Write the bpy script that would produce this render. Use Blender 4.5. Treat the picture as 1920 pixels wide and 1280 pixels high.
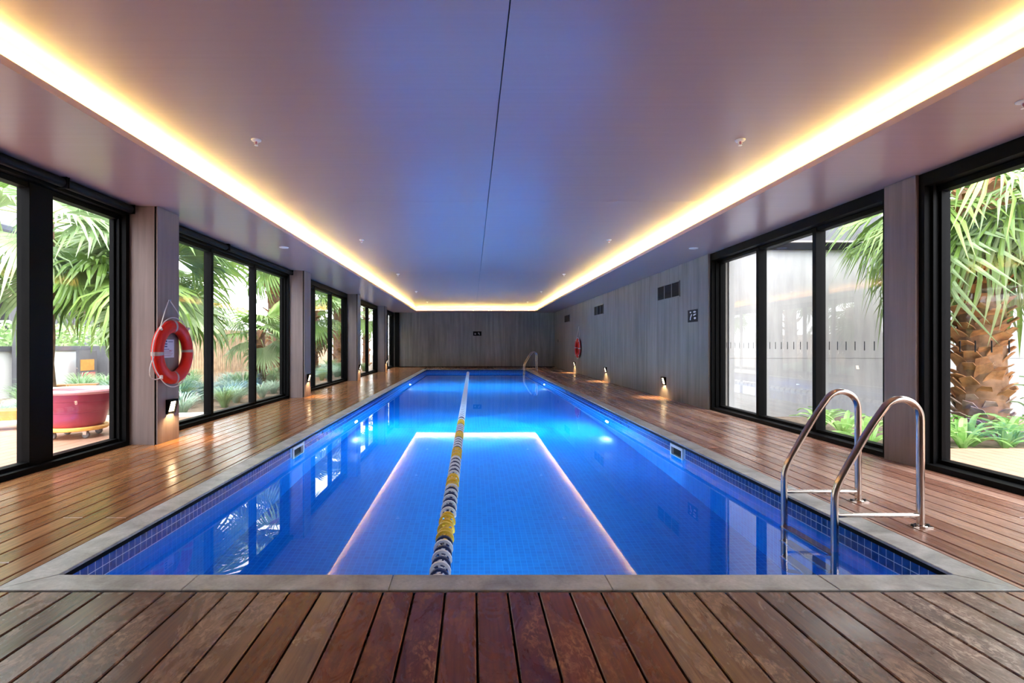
import bpy, math, random
from mathutils import Vector, Matrix
random.seed(7)
for o in list(bpy.data.objects): bpy.data.objects.remove(o, do_unlink=True)
SC = bpy.context.scene
COL = SC.collection
PI = math.pi

# ------------------------------------------------------------------ camera
CAMH = 1.15
cam_d = bpy.data.cameras.new('camera'); cam = bpy.data.objects.new('camera', cam_d); COL.objects.link(cam)
cam.location = (0, 0, CAMH); cam.rotation_euler = (PI/2, 0, 0)
cam_d.sensor_width = 36; cam_d.lens = 18.0
cam_d.shift_x = 75/1920; cam_d.shift_y = 5/1920
cam_d.clip_start = 0.05; cam_d.clip_end = 300
SC.camera = cam

# ------------------------------------------------------------------ sky, sun, exposure
W = bpy.data.worlds.new('overcast_sky'); SC.world = W; W.use_nodes = True
bg = W.node_tree.nodes['Background']
bg.inputs[0].default_value = (0.90, 0.95, 1.0, 1); bg.inputs[1].default_value = 4.4
sun_d = bpy.data.lights.new('sun', 'SUN'); sun = bpy.data.objects.new('sun', sun_d); COL.objects.link(sun)
sun_d.energy = 3.0; sun_d.angle = math.radians(25); sun_d.color = (1, .97, .9)
sun.rotation_euler = (math.radians(22), math.radians(10), 0)
vs = SC.view_settings
vs.view_transform = 'Standard'; vs.look = 'None'; vs.exposure = 1.06; vs.gamma = 1.0; vs.use_curve_mapping = False
COVE_E = 80.0          # cove LED emission
POOL_A = 68.0          # underwater lamp glow, watts
POOL_W = 900.0         # underwater spot watts
BRICK_W = 22.0
try:
    SC.cycles.sample_clamp_indirect = 8.0
    SC.cycles.max_bounces = 14; SC.cycles.diffuse_bounces = 6; SC.cycles.glossy_bounces = 6
    SC.cycles.transmission_bounces = 10; SC.cycles.transparent_max_bounces = 24
except Exception: pass

# ------------------------------------------------------------------ materials
def new_mat(name):
    m = bpy.data.materials.new(name); m.use_nodes = True
    nt = m.node_tree
    return m, nt, nt.nodes, nt.links, nt.nodes['Principled BSDF']
def plain(name, col, rough=.5, metal=0.0, spec=.5, var=0.0, scale=8.0):
    m, nt, N, L, b = new_mat(name)
    b.inputs['Roughness'].default_value = rough; b.inputs['Metallic'].default_value = metal
    b.inputs['Specular IOR Level'].default_value = spec
    if var:
        g = N.new('ShaderNodeNewGeometry'); n = N.new('ShaderNodeTexNoise'); n.inputs['Scale'].default_value = scale
        n.inputs['Detail'].default_value = 5
        L.new(g.outputs['Position'], n.inputs['Vector'])
        r = N.new('ShaderNodeValToRGB')
        r.color_ramp.elements[0].position = .3; r.color_ramp.elements[1].position = .7
        r.color_ramp.elements[0].color = [c*(1-var) for c in col]+[1]
        r.color_ramp.elements[1].color = [min(1, c*(1+var)) for c in col]+[1]
        L.new(n.outputs[0], r.inputs[0]); L.new(r.outputs[0], b.inputs['Base Color'])
    else:
        b.inputs['Base Color'].default_value = (*col, 1)
    return m
def emit(name, col, strength):
    m, nt, N, L, b = new_mat(name)
    b.inputs['Base Color'].default_value = (*col, 1)
    b.inputs['Emission Color'].default_value = (*col, 1); b.inputs['Emission Strength'].default_value = strength
    return m
def pos_map(N, L, scale):
    g = N.new('ShaderNodeNewGeometry'); mp = N.new('ShaderNodeMapping')
    mp.inputs['Scale'].default_value = scale
    L.new(g.outputs['Position'], mp.inputs['Vector'])
    return mp.outputs['Vector']
def noise(N, L, vec, scale=1.0, detail=6, rough=.6, dist=0.0):
    n = N.new('ShaderNodeTexNoise'); n.inputs['Scale'].default_value = scale; n.inputs['Detail'].default_value = detail
    n.inputs['Roughness'].default_value = rough; n.inputs['Distortion'].default_value = dist
    L.new(vec, n.inputs['Vector']); return n.outputs[0]
def ramp(N, L, fac, stops):
    r = N.new('ShaderNodeValToRGB'); e = r.color_ramp.elements
    while len(e) < len(stops): e.new(.5)
    for k, (p, c) in enumerate(stops):
        e[k].position = p; e[k].color = (*c, 1) if len(c) == 3 else c
    L.new(fac, r.inputs[0]); return r.outputs[0]
def mixc(N, L, fac, a, b, mode='MIX'):
    x = N.new('ShaderNodeMix'); x.data_type = 'RGBA'; x.blend_type = mode
    if isinstance(fac, float): x.inputs['Factor'].default_value = fac
    else: L.new(fac, x.inputs['Factor'])
    for s, v in (('A', a), ('B', b)):
        i = [q for q in x.inputs if q.name == s and q.type == 'RGBA'][0]
        if isinstance(v, tuple): i.default_value = (*v, 1)
        else: L.new(v, i)
    return [q for q in x.outputs if q.type == 'RGBA'][0]
def mathn(N, L, op, a, b=None, c=None):
    x = N.new('ShaderNodeMath'); x.operation = op
    for k, v in enumerate((a, b, c)):
        if v is None: continue
        if isinstance(v, (int, float)): x.inputs[k].default_value = v
        else: L.new(v, x.inputs[k])
    return x.outputs[0]
def bump(N, L, b, h, strength=.2, dist=.01):
    n = N.new('ShaderNodeBump'); n.inputs['Strength'].default_value = strength; n.inputs['Distance'].default_value = dist
    L.new(h, n.inputs['Height']); L.new(n.outputs[0], b.inputs['Normal'])

def deck_mat(name, tones, worn, rough=(.18, .42), wornamt=(.52, .70), amt=.75, bmp=.22, pm=(4.5, 1.6, 2), spec=.45):
    m, nt, N, L, b = new_mat(name)
    oi = N.new('ShaderNodeObjectInfo')
    base = ramp(N, L, oi.outputs['Random'], [(0, tones[0]), (.35, tones[1]), (.7, tones[2]), (1, tones[3])])
    grain = noise(N, L, pos_map(N, L, (60, 3.0, 20)), 1, 7, .65, .6)
    gcol = ramp(N, L, grain, [(.3, (.45, .45, .45)), (.7, (1.35, 1.3, 1.25))])
    c1 = mixc(N, L, .8, base, gcol, 'MULTIPLY')
    patch = noise(N, L, pos_map(N, L, pm), 1, 8, .72, 1.2)
    wf = ramp(N, L, patch, [(wornamt[0], (0, 0, 0)), (wornamt[1], (1, 1, 1))])
    flake = noise(N, L, pos_map(N, L, (45, 22, 20)), 1, 6, .7, 1.0)
    ff = ramp(N, L, flake, [(.46, (0, 0, 0)), (.58, (1, 1, 1))])
    wf2 = mathn(N, L, 'MULTIPLY', wf, ff)
    c2 = mixc(N, L, mathn(N, L, 'MULTIPLY', wf2, amt), c1, worn)
    L.new(c2, b.inputs['Base Color'])
    rr = N.new('ShaderNodeMapRange'); rr.inputs[1].default_value = .3; rr.inputs[2].default_value = .75
    rr.inputs[3].default_value = rough[0]; rr.inputs[4].default_value = rough[1]
    L.new(patch, rr.inputs[0]); L.new(rr.outputs[0], b.inputs['Roughness'])
    b.inputs['Specular IOR Level'].default_value = spec
    bump(N, L, b, grain, bmp, .003)
    return m
def streak_mat(name, a, c, rough=.55, scale=(14, 14, .8), spec=.35):
    m, nt, N, L, b = new_mat(name)
    f = noise(N, L, pos_map(N, L, scale), 1, 7, .65, .3)
    g = noise(N, L, pos_map(N, L, (1.3, 1.3, .9)), 1, 4, .5)
    col = ramp(N, L, f, [(.25, a), (.75, c)])
    g2 = ramp(N, L, g, [(.3, (.8, .8, .8)), (.7, (1.12, 1.1, 1.08))])
    L.new(mixc(N, L, .8, col, g2, 'MULTIPLY'), b.inputs['Base Color'])
    b.inputs['Roughness'].default_value = rough; b.inputs['Specular IOR Level'].default_value = spec
    bump(N, L, b, f, .25, .004)
    return m
def tile_mat(name, axes, tile, col1, col2, grout, gw=.05, rough=.15):
    """square mosaic: axes picks the two world axes of the surface"""
    m, nt, N, L, b = new_mat(name)
    g = N.new('ShaderNodeNewGeometry'); s = N.new('ShaderNodeSeparateXYZ'); L.new(g.outputs['Position'], s.inputs[0])
    fr = []; cells = []
    for a in axes:
        q = mathn(N, L, 'DIVIDE', s.outputs[a], tile)
        cells.append(mathn(N, L, 'FLOOR', q))
        f = mathn(N, L, 'FRACT', q)
        d = mathn(N, L, 'ABSOLUTE', mathn(N, L, 'SUBTRACT', f, .5))
        fr.append(mathn(N, L, 'GREATER_THAN', d, .5-gw))
    gm = mathn(N, L, 'MAXIMUM', fr[0], fr[1])
    cb = N.new('ShaderNodeCombineXYZ'); L.new(cells[0], cb.inputs[0]); L.new(cells[1], cb.inputs[1])
    wn = N.new('ShaderNodeTexWhiteNoise'); wn.noise_dimensions = '2D'; L.new(cb.outputs[0], wn.inputs['Vector'])
    tc = mixc(N, L, wn.outputs['Value'], col1, col2)
    L.new(mixc(N, L, gm, tc, grout), b.inputs['Base Color'])
    b.inputs['Roughness'].default_value = rough
    return m
def glass_mat(name, tint=(1, 1, 1), f0=.028):
    m, nt, N, L, b = new_mat(name); N.remove(b)
    out = N['Material Output']
    tr = N.new('ShaderNodeBsdfTransparent'); tr.inputs[0].default_value = (*tint, 1)
    gl = N.new('ShaderNodeBsdfGlossy'); gl.inputs['Roughness'].default_value = 0.0; gl.inputs[0].default_value = (1, 1, 1, 1)
    lw = N.new('ShaderNodeLayerWeight'); lw.inputs[0].default_value = .5
    p = mathn(N, L, 'POWER', lw.outputs['Facing'], 5.0)
    f = mathn(N, L, 'MULTIPLY_ADD', p, 1-f0, f0)
    mx = N.new('ShaderNodeMixShader'); L.new(f, mx.inputs[0]); L.new(tr.outputs[0], mx.inputs[1]); L.new(gl.outputs[0], mx.inputs[2])
    L.new(mx.outputs[0], out.inputs['Surface'])
    return m
def water_mat():
    m, nt, N, L, b = new_mat('pool_water'); N.remove(b)
    out = N['Material Output']
    g = N.new('ShaderNodeBsdfGlass'); g.inputs['Roughness'].default_value = 0.0; g.inputs['IOR'].default_value = 1.33
    g.inputs[0].default_value = (.96, .99, 1, 1)
    n = noise(N, L, pos_map(N, L, (.9, .5, 1)), 1, 2, .4)
    bp = N.new('ShaderNodeBump'); bp.inputs['Strength'].default_value = .008; bp.inputs['Distance'].default_value = .02
    L.new(n, bp.inputs['Height']); L.new(bp.outputs[0], g.inputs['Normal'])
    L.new(g.outputs[0], out.inputs['Surface'])
    return m
def leaf_mat(name, a, c, rough=.4, trans=.25):
    m, nt, N, L, b = new_mat(name)
    oi = N.new('ShaderNodeObjectInfo')
    f = noise(N, L, pos_map(N, L, (3, 3, 3)), 1, 3, .5)
    s = mathn(N, L, 'ADD', mathn(N, L, 'MULTIPLY', oi.outputs['Random'], .5), mathn(N, L, 'MULTIPLY', f, .6))
    col = ramp(N, L, s, [(.15, a), (.85, c)])
    L.new(col, b.inputs['Base Color']); b.inputs['Roughness'].default_value = rough
    t = N.new('ShaderNodeBsdfTranslucent'); L.new(col, t.inputs[0])
    mx = N.new('ShaderNodeMixShader'); mx.inputs[0].default_value = trans
    L.new(b.outputs[0], mx.inputs[1]); L.new(t.outputs[0], mx.inputs[2])
    L.new(mx.outputs[0], N['Material Output'].inputs['Surface'])
    return m

M = {}
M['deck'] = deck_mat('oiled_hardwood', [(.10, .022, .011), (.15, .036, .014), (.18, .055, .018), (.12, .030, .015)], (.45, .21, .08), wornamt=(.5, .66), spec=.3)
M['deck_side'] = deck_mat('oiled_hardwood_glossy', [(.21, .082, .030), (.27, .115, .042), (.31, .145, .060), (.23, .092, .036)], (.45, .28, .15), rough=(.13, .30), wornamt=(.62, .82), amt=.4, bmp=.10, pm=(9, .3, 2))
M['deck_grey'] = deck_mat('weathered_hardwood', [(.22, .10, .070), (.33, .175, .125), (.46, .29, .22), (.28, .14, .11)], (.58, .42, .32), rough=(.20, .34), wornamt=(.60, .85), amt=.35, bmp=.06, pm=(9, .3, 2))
M['deck_mid'] = deck_mat('weathered_and_painted_sheen_hardwood', [(.10, .045, .028), (.15, .075, .05), (.185, .10, .07), (.12, .055, .04)], (.55, .36, .24), rough=(.16, .40), wornamt=(.48, .66))
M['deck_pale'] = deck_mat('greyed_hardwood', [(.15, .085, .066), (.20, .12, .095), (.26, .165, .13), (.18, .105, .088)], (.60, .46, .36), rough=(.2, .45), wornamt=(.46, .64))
M['terrace'] = plain('sun_bleached_decking', (.34, .19, .13), .55, var=.12, scale=5)
M['subfloor'] = plain('black_void', (.008, .007, .007), .9)
M['stone'] = None
def stone_mat():
    m, nt, N, L, b = new_mat('bluestone')
    f = noise(N, L, pos_map(N, L, (5, 5, 5)), 1, 7, .65, .5)
    f2 = noise(N, L, pos_map(N, L, (60, 60, 60)), 1, 3, .6)
    c = ramp(N, L, f, [(.25, (.16, .15, .13)), (.5, (.33, .325, .31)), (.75, (.50, .495, .48))])
    d = ramp(N, L, f2, [(.3, (.82, .82, .82)), (.7, (1.1, 1.1, 1.1))])
    L.new(mixc(N, L, .8, c, d, 'MULTIPLY'), b.inputs['Base Color'])
    b.inputs['Roughness'].default_value = .38
    bump(N, L, b, f2, .1, .002)
    return m
M['stone'] = stone_mat()
M['wall'] = streak_mat('grey_board_cladding', (.125, .115, .108), (.285, .27, .258), scale=(9, 9, .5))
M['column'] = streak_mat('timber_look_concrete', (.175, .128, .12), (.275, .215, .205), scale=(13, 13, .6))
M['yardwall'] = streak_mat('pale_courtyard_concrete', (.30, .30, .31), (.42, .42, .43), scale=(7, 7, .7))
def ceil_mat():
    m, nt, N, L, b = new_mat('satin_ceiling_board')
    f = noise(N, L, pos_map(N, L, (.5, 26, 1)), 1, 6, .6, .2)
    c = ramp(N, L, f, [(.3, (.405, .295, .29)), (.7, (.425, .31, .305))])
    L.new(c, b.inputs['Base Color'])
    b.inputs['Roughness'].default_value = .27; b.inputs['Specular IOR Level'].default_value = .5
    bump(N, L, b, f, .05, .006)
    return m
M['ceiling'] = ceil_mat()
M['black'] = plain('black_aluminium', (.0035, .0035, .004), .5, spec=.06)
M['blind'] = plain('black_blind_fabric', (.003, .003, .004), .6, spec=.15)
M['glass'] = glass_mat('window_glass')
M['marker'] = plain('dark_decal', (.03, .03, .035), .6)
M['water'] = water_mat()
BL1, BL2, GR = (.002, .175, .60), (.003, .215, .68), (.010, .28, .76)
M['pool_floor'] = tile_mat('blue_mosaic_floor', (0, 1), .05, BL1, BL2, GR)
M['pool_side'] = tile_mat('blue_mosaic_side', (1, 2), .05, BL1, BL2, GR)
M['pool_end'] = tile_mat('blue_mosaic_end', (0, 2), .05, BL1, BL2, GR)
M['tile'] = plain('cobalt_glazed_tile', (.010, .060, .28), .12, var=.35, scale=20)
M['grout'] = plain('pale_blue_grout', (.30, .48, .74), .7)
M['steel'] = plain('polished_stainless', (.56, .48, .43), .18, 1.0)
M['rubber'] = plain('dark_rubber', (.02, .02, .02), .7)
M['white'] = plain('white_plastic', (.78, .78, .78), .35)
M['navy'] = plain('navy_plastic', (.014, .022, .09), .35)
M['yellow'] = plain('yellow_plastic', (.82, .50, .03), .35)
M['red'] = plain('orange_red_buoy', (.56, .010, .002), .42, spec=.3)
M['band'] = plain('silver_reflective_tape', (.42, .33, .31), .4)
M['rope'] = plain('white_rope', (.74, .68, .64), .8)
M['led'] = emit('warm_led', (1.0, .75, .22), COVE_E)
M['lens'] = emit('pool_lamp_lens', (.75, .92, 1.0), 30)
M['lampface'] = emit('step_light_diffuser', (1.0, .76, .45), 9)
M['paper'] = plain('notice_paper', (.62, .58, .68), .5)
M['ink'] = plain('navy_ink', (.03, .035, .12), .6)
M['redink'] = plain('faded_red_ink', (.45, .18, .25), .6)
M['signwhite'] = plain('sign_white', (.72, .70, .70), .5)
M['signgrey'] = plain('sign_grey', (.16, .155, .155), .5)
M['grille'] = plain('charcoal_grille', (.007, .007, .011), .6, spec=.15)
M['grilleframe'] = plain('grey_grille_frame', (.17, .165, .17), .5)
M['pot'] = plain('maroon_glazed_pot', (.36, .045, .085), .35, var=.2, scale=3)
M['potrim'] = plain('pink_pot_rim', (.72, .36, .38), .4)
M['dolly'] = plain('yellow_timber', (.80, .42, .10), .5, var=.15, scale=10)
M['orange'] = plain('orange_timber', (.52, .23, .055), .5, var=.15, scale=10)
M['soil'] = plain('garden_mulch', (.20, .15, .11), .9, var=.4, scale=12)
M['kerb'] = plain('white_kerb', (.74, .73, .70), .6)
M['whitewall'] = plain('white_render', (.80, .80, .82), .7)
M['darkgrey'] = plain('dark_grey_concrete', (.10, .10, .115), .6, var=.2, scale=2)
M['bluegrey'] = plain('blue_grey_facade', (.16, .18, .24), .4, var=.2, scale=1)
M['slab'] = plain('tan_slab', (.62, .47, .38), .6)
M['fence'] = plain('tan_timber_fence', (.58, .40, .26), .6, var=.25, scale=6)
M['palm'] = leaf_mat('palm_leaf', (.065, .14, .028), (.24, .37, .075))
M['palmpale'] = leaf_mat('palm_leaf_pale', (.15, .27, .10), (.42, .52, .28))
M['petiole'] = plain('palm_petiole', (.30, .36, .14), .5)
M['dead'] = leaf_mat('dry_palm_leaf', (.40, .26, .12), (.58, .42, .24))
M['trunk'] = plain('palm_trunk', (.21, .11, .06), .9, var=.4, scale=10)
M['boot'] = plain('palm_leaf_base', (.36, .17, .075), .8, var=.45, scale=9)
M['bootgrey'] = plain('palm_leaf_base_grey', (.30, .21, .17), .85, var=.4, scale=9)
M['grass'] = leaf_mat('strappy_grass', (.07, .20, .07), (.36, .52, .26))
M['grassblue'] = leaf_mat('bluish_grass', (.14, .30, .20), (.50, .64, .52))
M['lily'] = leaf_mat('lily_leaf', (.16, .36, .08), (.40, .62, .22), .35, .35)
M['hedge'] = leaf_mat('hedge_leaf', (.10, .24, .06), (.42, .58, .28))

# ------------------------------------------------------------------ geometry helpers
class MB:
    def __init__(s): s.v = []; s.f = []; s.m = []; s.cur = 0
    def add(s, vs, fs):
        o = len(s.v); s.v += [tuple(v) for v in vs]
        for f in fs: s.f.append(tuple(i+o for i in f)); s.m.append(s.cur)
        return s
    def box(s, x0, x1, y0, y1, z0, z1):
        return s.add([(x0,y0,z0),(x1,y0,z0),(x1,y1,z0),(x0,y1,z0),(x0,y0,z1),(x1,y0,z1),(x1,y1,z1),(x0,y1,z1)],
                     [(0,3,2,1),(4,5,6,7),(0,1,5,4),(1,2,6,5),(2,3,7,6),(3,0,4,7)])
    def cbox(s, x0, x1, y0, y1, z0, z1, c):
        """box with chamfered top edges"""
        return s.add([(x0,y0,z0),(x1,y0,z0),(x1,y1,z0),(x0,y1,z0),(x0,y0,z1-c),(x1,y0,z1-c),(x1,y1,z1-c),(x0,y1,z1-c),
                      (x0+c,y0+c,z1),(x1-c,y0+c,z1),(x1-c,y1-c,z1),(x0+c,y1-c,z1)],
                     [(0,3,2,1),(0,1,5,4),(1,2,6,5),(2,3,7,6),(3,0,4,7),(4,5,9,8),(5,6,10,9),(6,7,11,10),(7,4,8,11),(8,9,10,11)])
    def tube(s, pts, r, n=10, closed=False, cap=True):
        pts = [Vector(p) for p in pts]; k = len(pts); rs = r if isinstance(r, (list, tuple)) else [r]*k
        vs = []; prev = None
        for i, p in enumerate(pts):
            if closed: t = pts[(i+1) % k]-pts[i-1]
            else: t = pts[min(i+1, k-1)]-pts[max(i-1, 0)]
            t.normalize()
            if prev is None:
                a = Vector((0, 0, 1)) if abs(t.z) < .9 else Vector((1, 0, 0))
                u = t.cross(a).normalized()
            else: u = (prev-t*prev.dot(t)).normalized()
            prev = u; w = t.cross(u)
            for j in range(n):
                an = 2*PI*j/n; vs.append(p+(u*math.cos(an)+w*math.sin(an))*rs[i])
        fs = []
        for i in range(k if closed else k-1):
            for j in range(n):
                a = i*n+j; b = i*n+(j+1) % n; c = ((i+1) % k)*n+(j+1) % n; d = ((i+1) % k)*n+j
                fs.append((a, b, c, d))
        if cap and not closed:
            fs.append(tuple(range(n))[::-1]); fs.append(tuple((k-1)*n+j for j in range(n)))
        return s.add(vs, fs)
    def lathe(s, prof, n=32, c=(0, 0, 0), axis='z'):
        vs = []; k = len(prof)
        for r, h in prof:
            for j in range(n):
                a = 2*PI*j/n; x, y = r*math.cos(a), r*math.sin(a)
                p = (x, y, h) if axis == 'z' else ((h, x, y) if axis == 'x' else (x, h, y))
                vs.append((p[0]+c[0], p[1]+c[1], p[2]+c[2]))
        fs = []
        for i in range(k-1):
            for j in range(n):
                q = (i*n+j, i*n+(j+1) % n, (i+1)*n+(j+1) % n, (i+1)*n+j)
                fs.append(q if axis != 'y' else q[::-1])
        return s.add(vs, fs)
    def prism(s, poly, axis, a, b):
        """poly: list of 2-D points in the plane normal to axis (x: (y,z), y: (x,z), z: (x,y)), extruded a..b"""
        def P(p, h): return {'x': (h, p[0], p[1]), 'y': (p[0], h, p[1]), 'z': (p[0], p[1], h)}[axis]
        n = len(poly)
        return s.add([P(p, a) for p in poly]+[P(p, b) for p in poly],
                     [tuple(range(n))[::-1], tuple(range(n, 2*n))]+[(i, (i+1) % n, n+(i+1) % n, n+i) for i in range(n)])
    def mesh(s, name, mats, smooth=False):
        me = bpy.data.meshes.new(name); me.from_pydata(s.v, [], s.f)
        for m in (mats if isinstance(mats, (list, tuple)) else [mats]): me.materials.append(m)
        me.polygons.foreach_set('material_index', s.m)
        if smooth: me.polygons.foreach_set('use_smooth', [True]*len(s.f))
        me.validate(); me.update()
        if smooth:
            try: me.set_sharp_from_angle(angle=math.radians(40))
            except Exception: pass
        return me
    def build(s, name, mats, parent=None, smooth=False, loc=None):
        return put(name, s.mesh(name, mats, smooth), parent, loc)
def put(name, me, parent=None, loc=None, mat=None):
    o = bpy.data.objects.new(name, me); COL.objects.link(o)
    if parent: o.parent = parent
    if loc: o.location = loc
    if mat: o.matrix_local = mat
    return o
def tag(o, label, cat, group=None, kind=None):
    o['label'] = label
    if cat: o['category'] = cat
    if group: o['group'] = group
    if kind: o['kind'] = kind
    return o
def thing(name, label, cat, loc=(0, 0, 0), rz=0, group=None):
    o = bpy.data.objects.new(name, None); COL.objects.link(o); o.empty_display_size = .1
    o.location = loc; o.rotation_euler = (0, 0, rz)
    return tag(o, label, cat, group)
def struct(o, label=None):
    o['kind'] = 'structure'
    if label: o['label'] = label
    return o
def copy_tree(o, parent=None):
    c = o.copy(); COL.objects.link(c); c.parent = parent
    for ch in list(o.children): copy_tree(ch, c)
    return c

# ------------------------------------------------------------------ key dimensions (metres)
PX0, PX1, PY0, PY1 = -2.07, 2.41, 2.54, 23.25      # pool inside edge
CW = .17                                           # coping width
WZ = -.15                                          # water level
PD = -1.37                                         # pool floor
LX, RX = -3.92, 4.14                               # inner faces of left glazing and right wall
YB, YN = 25.65, -2.2                               # back wall, wall behind the camera
SZ, CZ = 2.73, 2.90                                # soffit, raised ceiling
CL, CR, CF = -2.65, 3.03, 24.5                     # cove edges
PITCH, GAP, LINE0 = .1445, .009, .02

# ------------------------------------------------------------------ floor and deck boards
mb = MB()
for r in ((LX-.2, PX0-.02, YN, YB), (PX1+.02, RX+.32, YN, YB), (PX0-.02, PX1+.02, YN, PY0-.02), (PX0-.02, PX1+.02, PY1+.02, YB)):
    mb.box(r[0], r[1], r[2], r[3], -.20, -.045)
floor = struct(mb.build('floor', M['subfloor']), 'dark joists under the timber pool deck')
bcache = {}
def board(parent, xc, w, y0, y1, mat, name='deck_board'):
    key = (round(w, 4), round(y1-y0, 3), mat.name)
    if key not in bcache:
        b = MB().cbox(-w/2, w/2, 0, y1-y0, -.03, 0, .004); bcache[key] = b.mesh(name, mat)
    return put(name, bcache[key], parent, (xc, y0, 0))
cx0, cx1, cy0, cy1 = PX0-CW, PX1+CW, PY0-CW+.02, PY1+CW
ks = range(math.floor((LX-LINE0)/PITCH), math.ceil((RX+.05-LINE0)/PITCH))
rb = random.Random(3)
for k in ks:
    a = LINE0+k*PITCH+GAP/2; b = a+PITCH-GAP
    a = max(a, LX+.002); b = min(b, RX+.05)
    if b-a < .03: continue
    xc = (a+b)/2
    # a strip of the deck beside or in front of the pool
    spans = []
    if b <= cx0+.01 or a >= cx1-.01: spans = [(YN, YB-.01)]
    elif a < cx0 or a >= cx1 or b > cx1 or b <= cx0:
        # straddles the coping line: ripped board beside the pool, full board in front
        if a < cx0:
            spans = [(YN, cy0-.005), ('rip', a, cx0-.004)]
        else: spans = [(YN, cy0-.005), ('rip', cx1+.004, b)]
    else: spans = [(YN, cy0-.005), (cy1+.005, YB-.01)]
    for sp in spans:
        if sp[0] == 'rip':
            a2, b2, y0, y1 = sp[1], sp[2], cy0-.002, YB-.01
            if b2-a2 < .02: continue
            w = b2-a2; x = (a2+b2)/2
        else: w = b-a; x = xc; y0, y1 = sp
        y = y0
        first = True
        while y < y1-.05:
            ln = rb.choice((3.6, 4.2, 4.8)) if not first else rb.choice((1.9, 2.5, 3.1, 3.7, 4.4))+1.2
            if y0 == YN and y1 < 3:
                ln = 9 if k not in (0, 1, -22, 9) else 4.16
            first = False
            e = min(y+ln, y1)
            if y1-e < .5: e = y1
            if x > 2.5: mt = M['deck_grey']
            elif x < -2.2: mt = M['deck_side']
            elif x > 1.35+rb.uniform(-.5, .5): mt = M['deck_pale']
            elif x > .6+rb.uniform(-.4, .4) or x < -.75+rb.uniform(-.4, .4): mt = M['deck_mid']  # right: part weathered; left: reflected window grey put into the board colour
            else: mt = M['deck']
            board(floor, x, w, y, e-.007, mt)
            y = e

# ------------------------------------------------------------------ walls
def panelled(name, side, a0, a1, z0, z1, x, thick, step, first=None):
    """wall with upright cladding panels standing proud of a dark backing"""
    mb = MB()
    if side in ('right', 'left'):
        s = 1 if side == 'right' else -1
        mb.box(min(x+s*.02, x+s*thick), max(x+s*.02, x+s*thick), a0, a1, z0, z1)
    else:
        s = 1 if side == 'back' else -1
        mb.box(a0, a1, min(x+s*.02, x+s*thick), max(x+s*.02, x+s*thick), z0, z1)
    w = struct(mb.build(name, M['wall']))
    a = a0; first_w = first or step
    while a < a1-.01:
        e = min(a+first_w, a1); first_w = step
        p = MB(); g = .0015
        if side in ('right', 'left'): p.box(min(x, x+s*.021), max(x, x+s*.021), a+g, e-g, z0, z1)
        else: p.box(a+g, e-g, min(x, x+s*.021), max(x, x+s*.021), z0, z1)
        p.build('cladding_panel', M['wall'], w)
        a = e
    return w
panelled('wall_right', 'right', 8.98, YB+.2, -.2, CZ, RX, .34, 1.2, 1.08)
panelled('wall_back', 'back', LX-.25, RX, -.2, CZ, YB, .3, 1.2)
panelled('wall_near', 'near', LX-.25, RX+.4, -.2, CZ, YN, .3, 1.2)
panelled('wall_left', 'left', YN, .73, -.2, CZ, LX, .3, 1.2)
panelled('wall_right_near', 'right', YN, .6, -.2, CZ, RX, .34, 1.2)
mb = MB(); mb.box(LX, RX, YB-.012, YB, 0, .035)
struct(mb.build('baseboard_back', M['black']), 'thin black skirting strip at the back wall')

struct(MB().box(-3.86, -3.64, YB-.09, YB, 0, SZ).build('trim_1', M['black']), 'black upright closing the left glazing at the back wall')

# ------------------------------------------------------------------ ceiling
mb = MB()
XO0, XO1 = LX-.25, RX+.42
mb.box(XO0, CL, YN, YB+.02, SZ, SZ+.05); mb.box(CR, XO1, YN, YB+.02, SZ, SZ+.05)
mb.box(CL, CR, CF, YB+.02, SZ, SZ+.05); mb.box(CL, CR, YN, -1.2, SZ, SZ+.05)
t = .22
mb.box(XO0, CL-t, YN, YB, SZ+.05, CZ+.02); mb.box(CR+t, XO1, YN, YB, SZ+.05, CZ+.02)
mb.box(CL-t, CR+t, CF+t, YB, SZ+.05, CZ+.02); mb.box(CL-t, CR+t, YN, -1.2-t, SZ+.05, CZ+.02)
ceiling = struct(mb.build('ceiling', M['ceiling']), 'satin mauve-grey soffit around the raised ceiling')
CX = .195
ys = [-1.2-t-.02, .29, 6.29, 12.29, 18.29, CF+t+.02]
for i in range(len(ys)-1):
    for a, b in ((CL-t-.02, CX-.004), (CX+.004, CR+t+.02)):
        MB().box(a, b, ys[i]+.002, ys[i+1]-.002, CZ, CZ+.03).build('ceiling_panel', M['ceiling'], ceiling)
MB().box(XO0, XO1, YN-.3, YB+.3, CZ+.03, CZ+.25).build('roof_slab', M['darkgrey'], ceiling)

# cove LED tapes: short lengths of tape lying on the hidden ledge
cove = thing('cove_light', 'warm LED tape glowing in the recess around the raised ceiling', 'light', (0, 0, SZ+.052))
seg = MB().box(-.010, .010, 0, .485, 0, .008).mesh('led_tape', M['led'])
y = -1.2
while y < CF+.02:
    for x in (CL-.13, CR+.13): put('led_tape', seg, cove, (x, y, 0))
    y += .5
x = CL
while x < CR-.1:
    o = put('led_tape', seg, cove, (x+.47, CF+.12, 0)); o.rotation_euler = (0, 0, PI/2)
    x += .5

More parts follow.
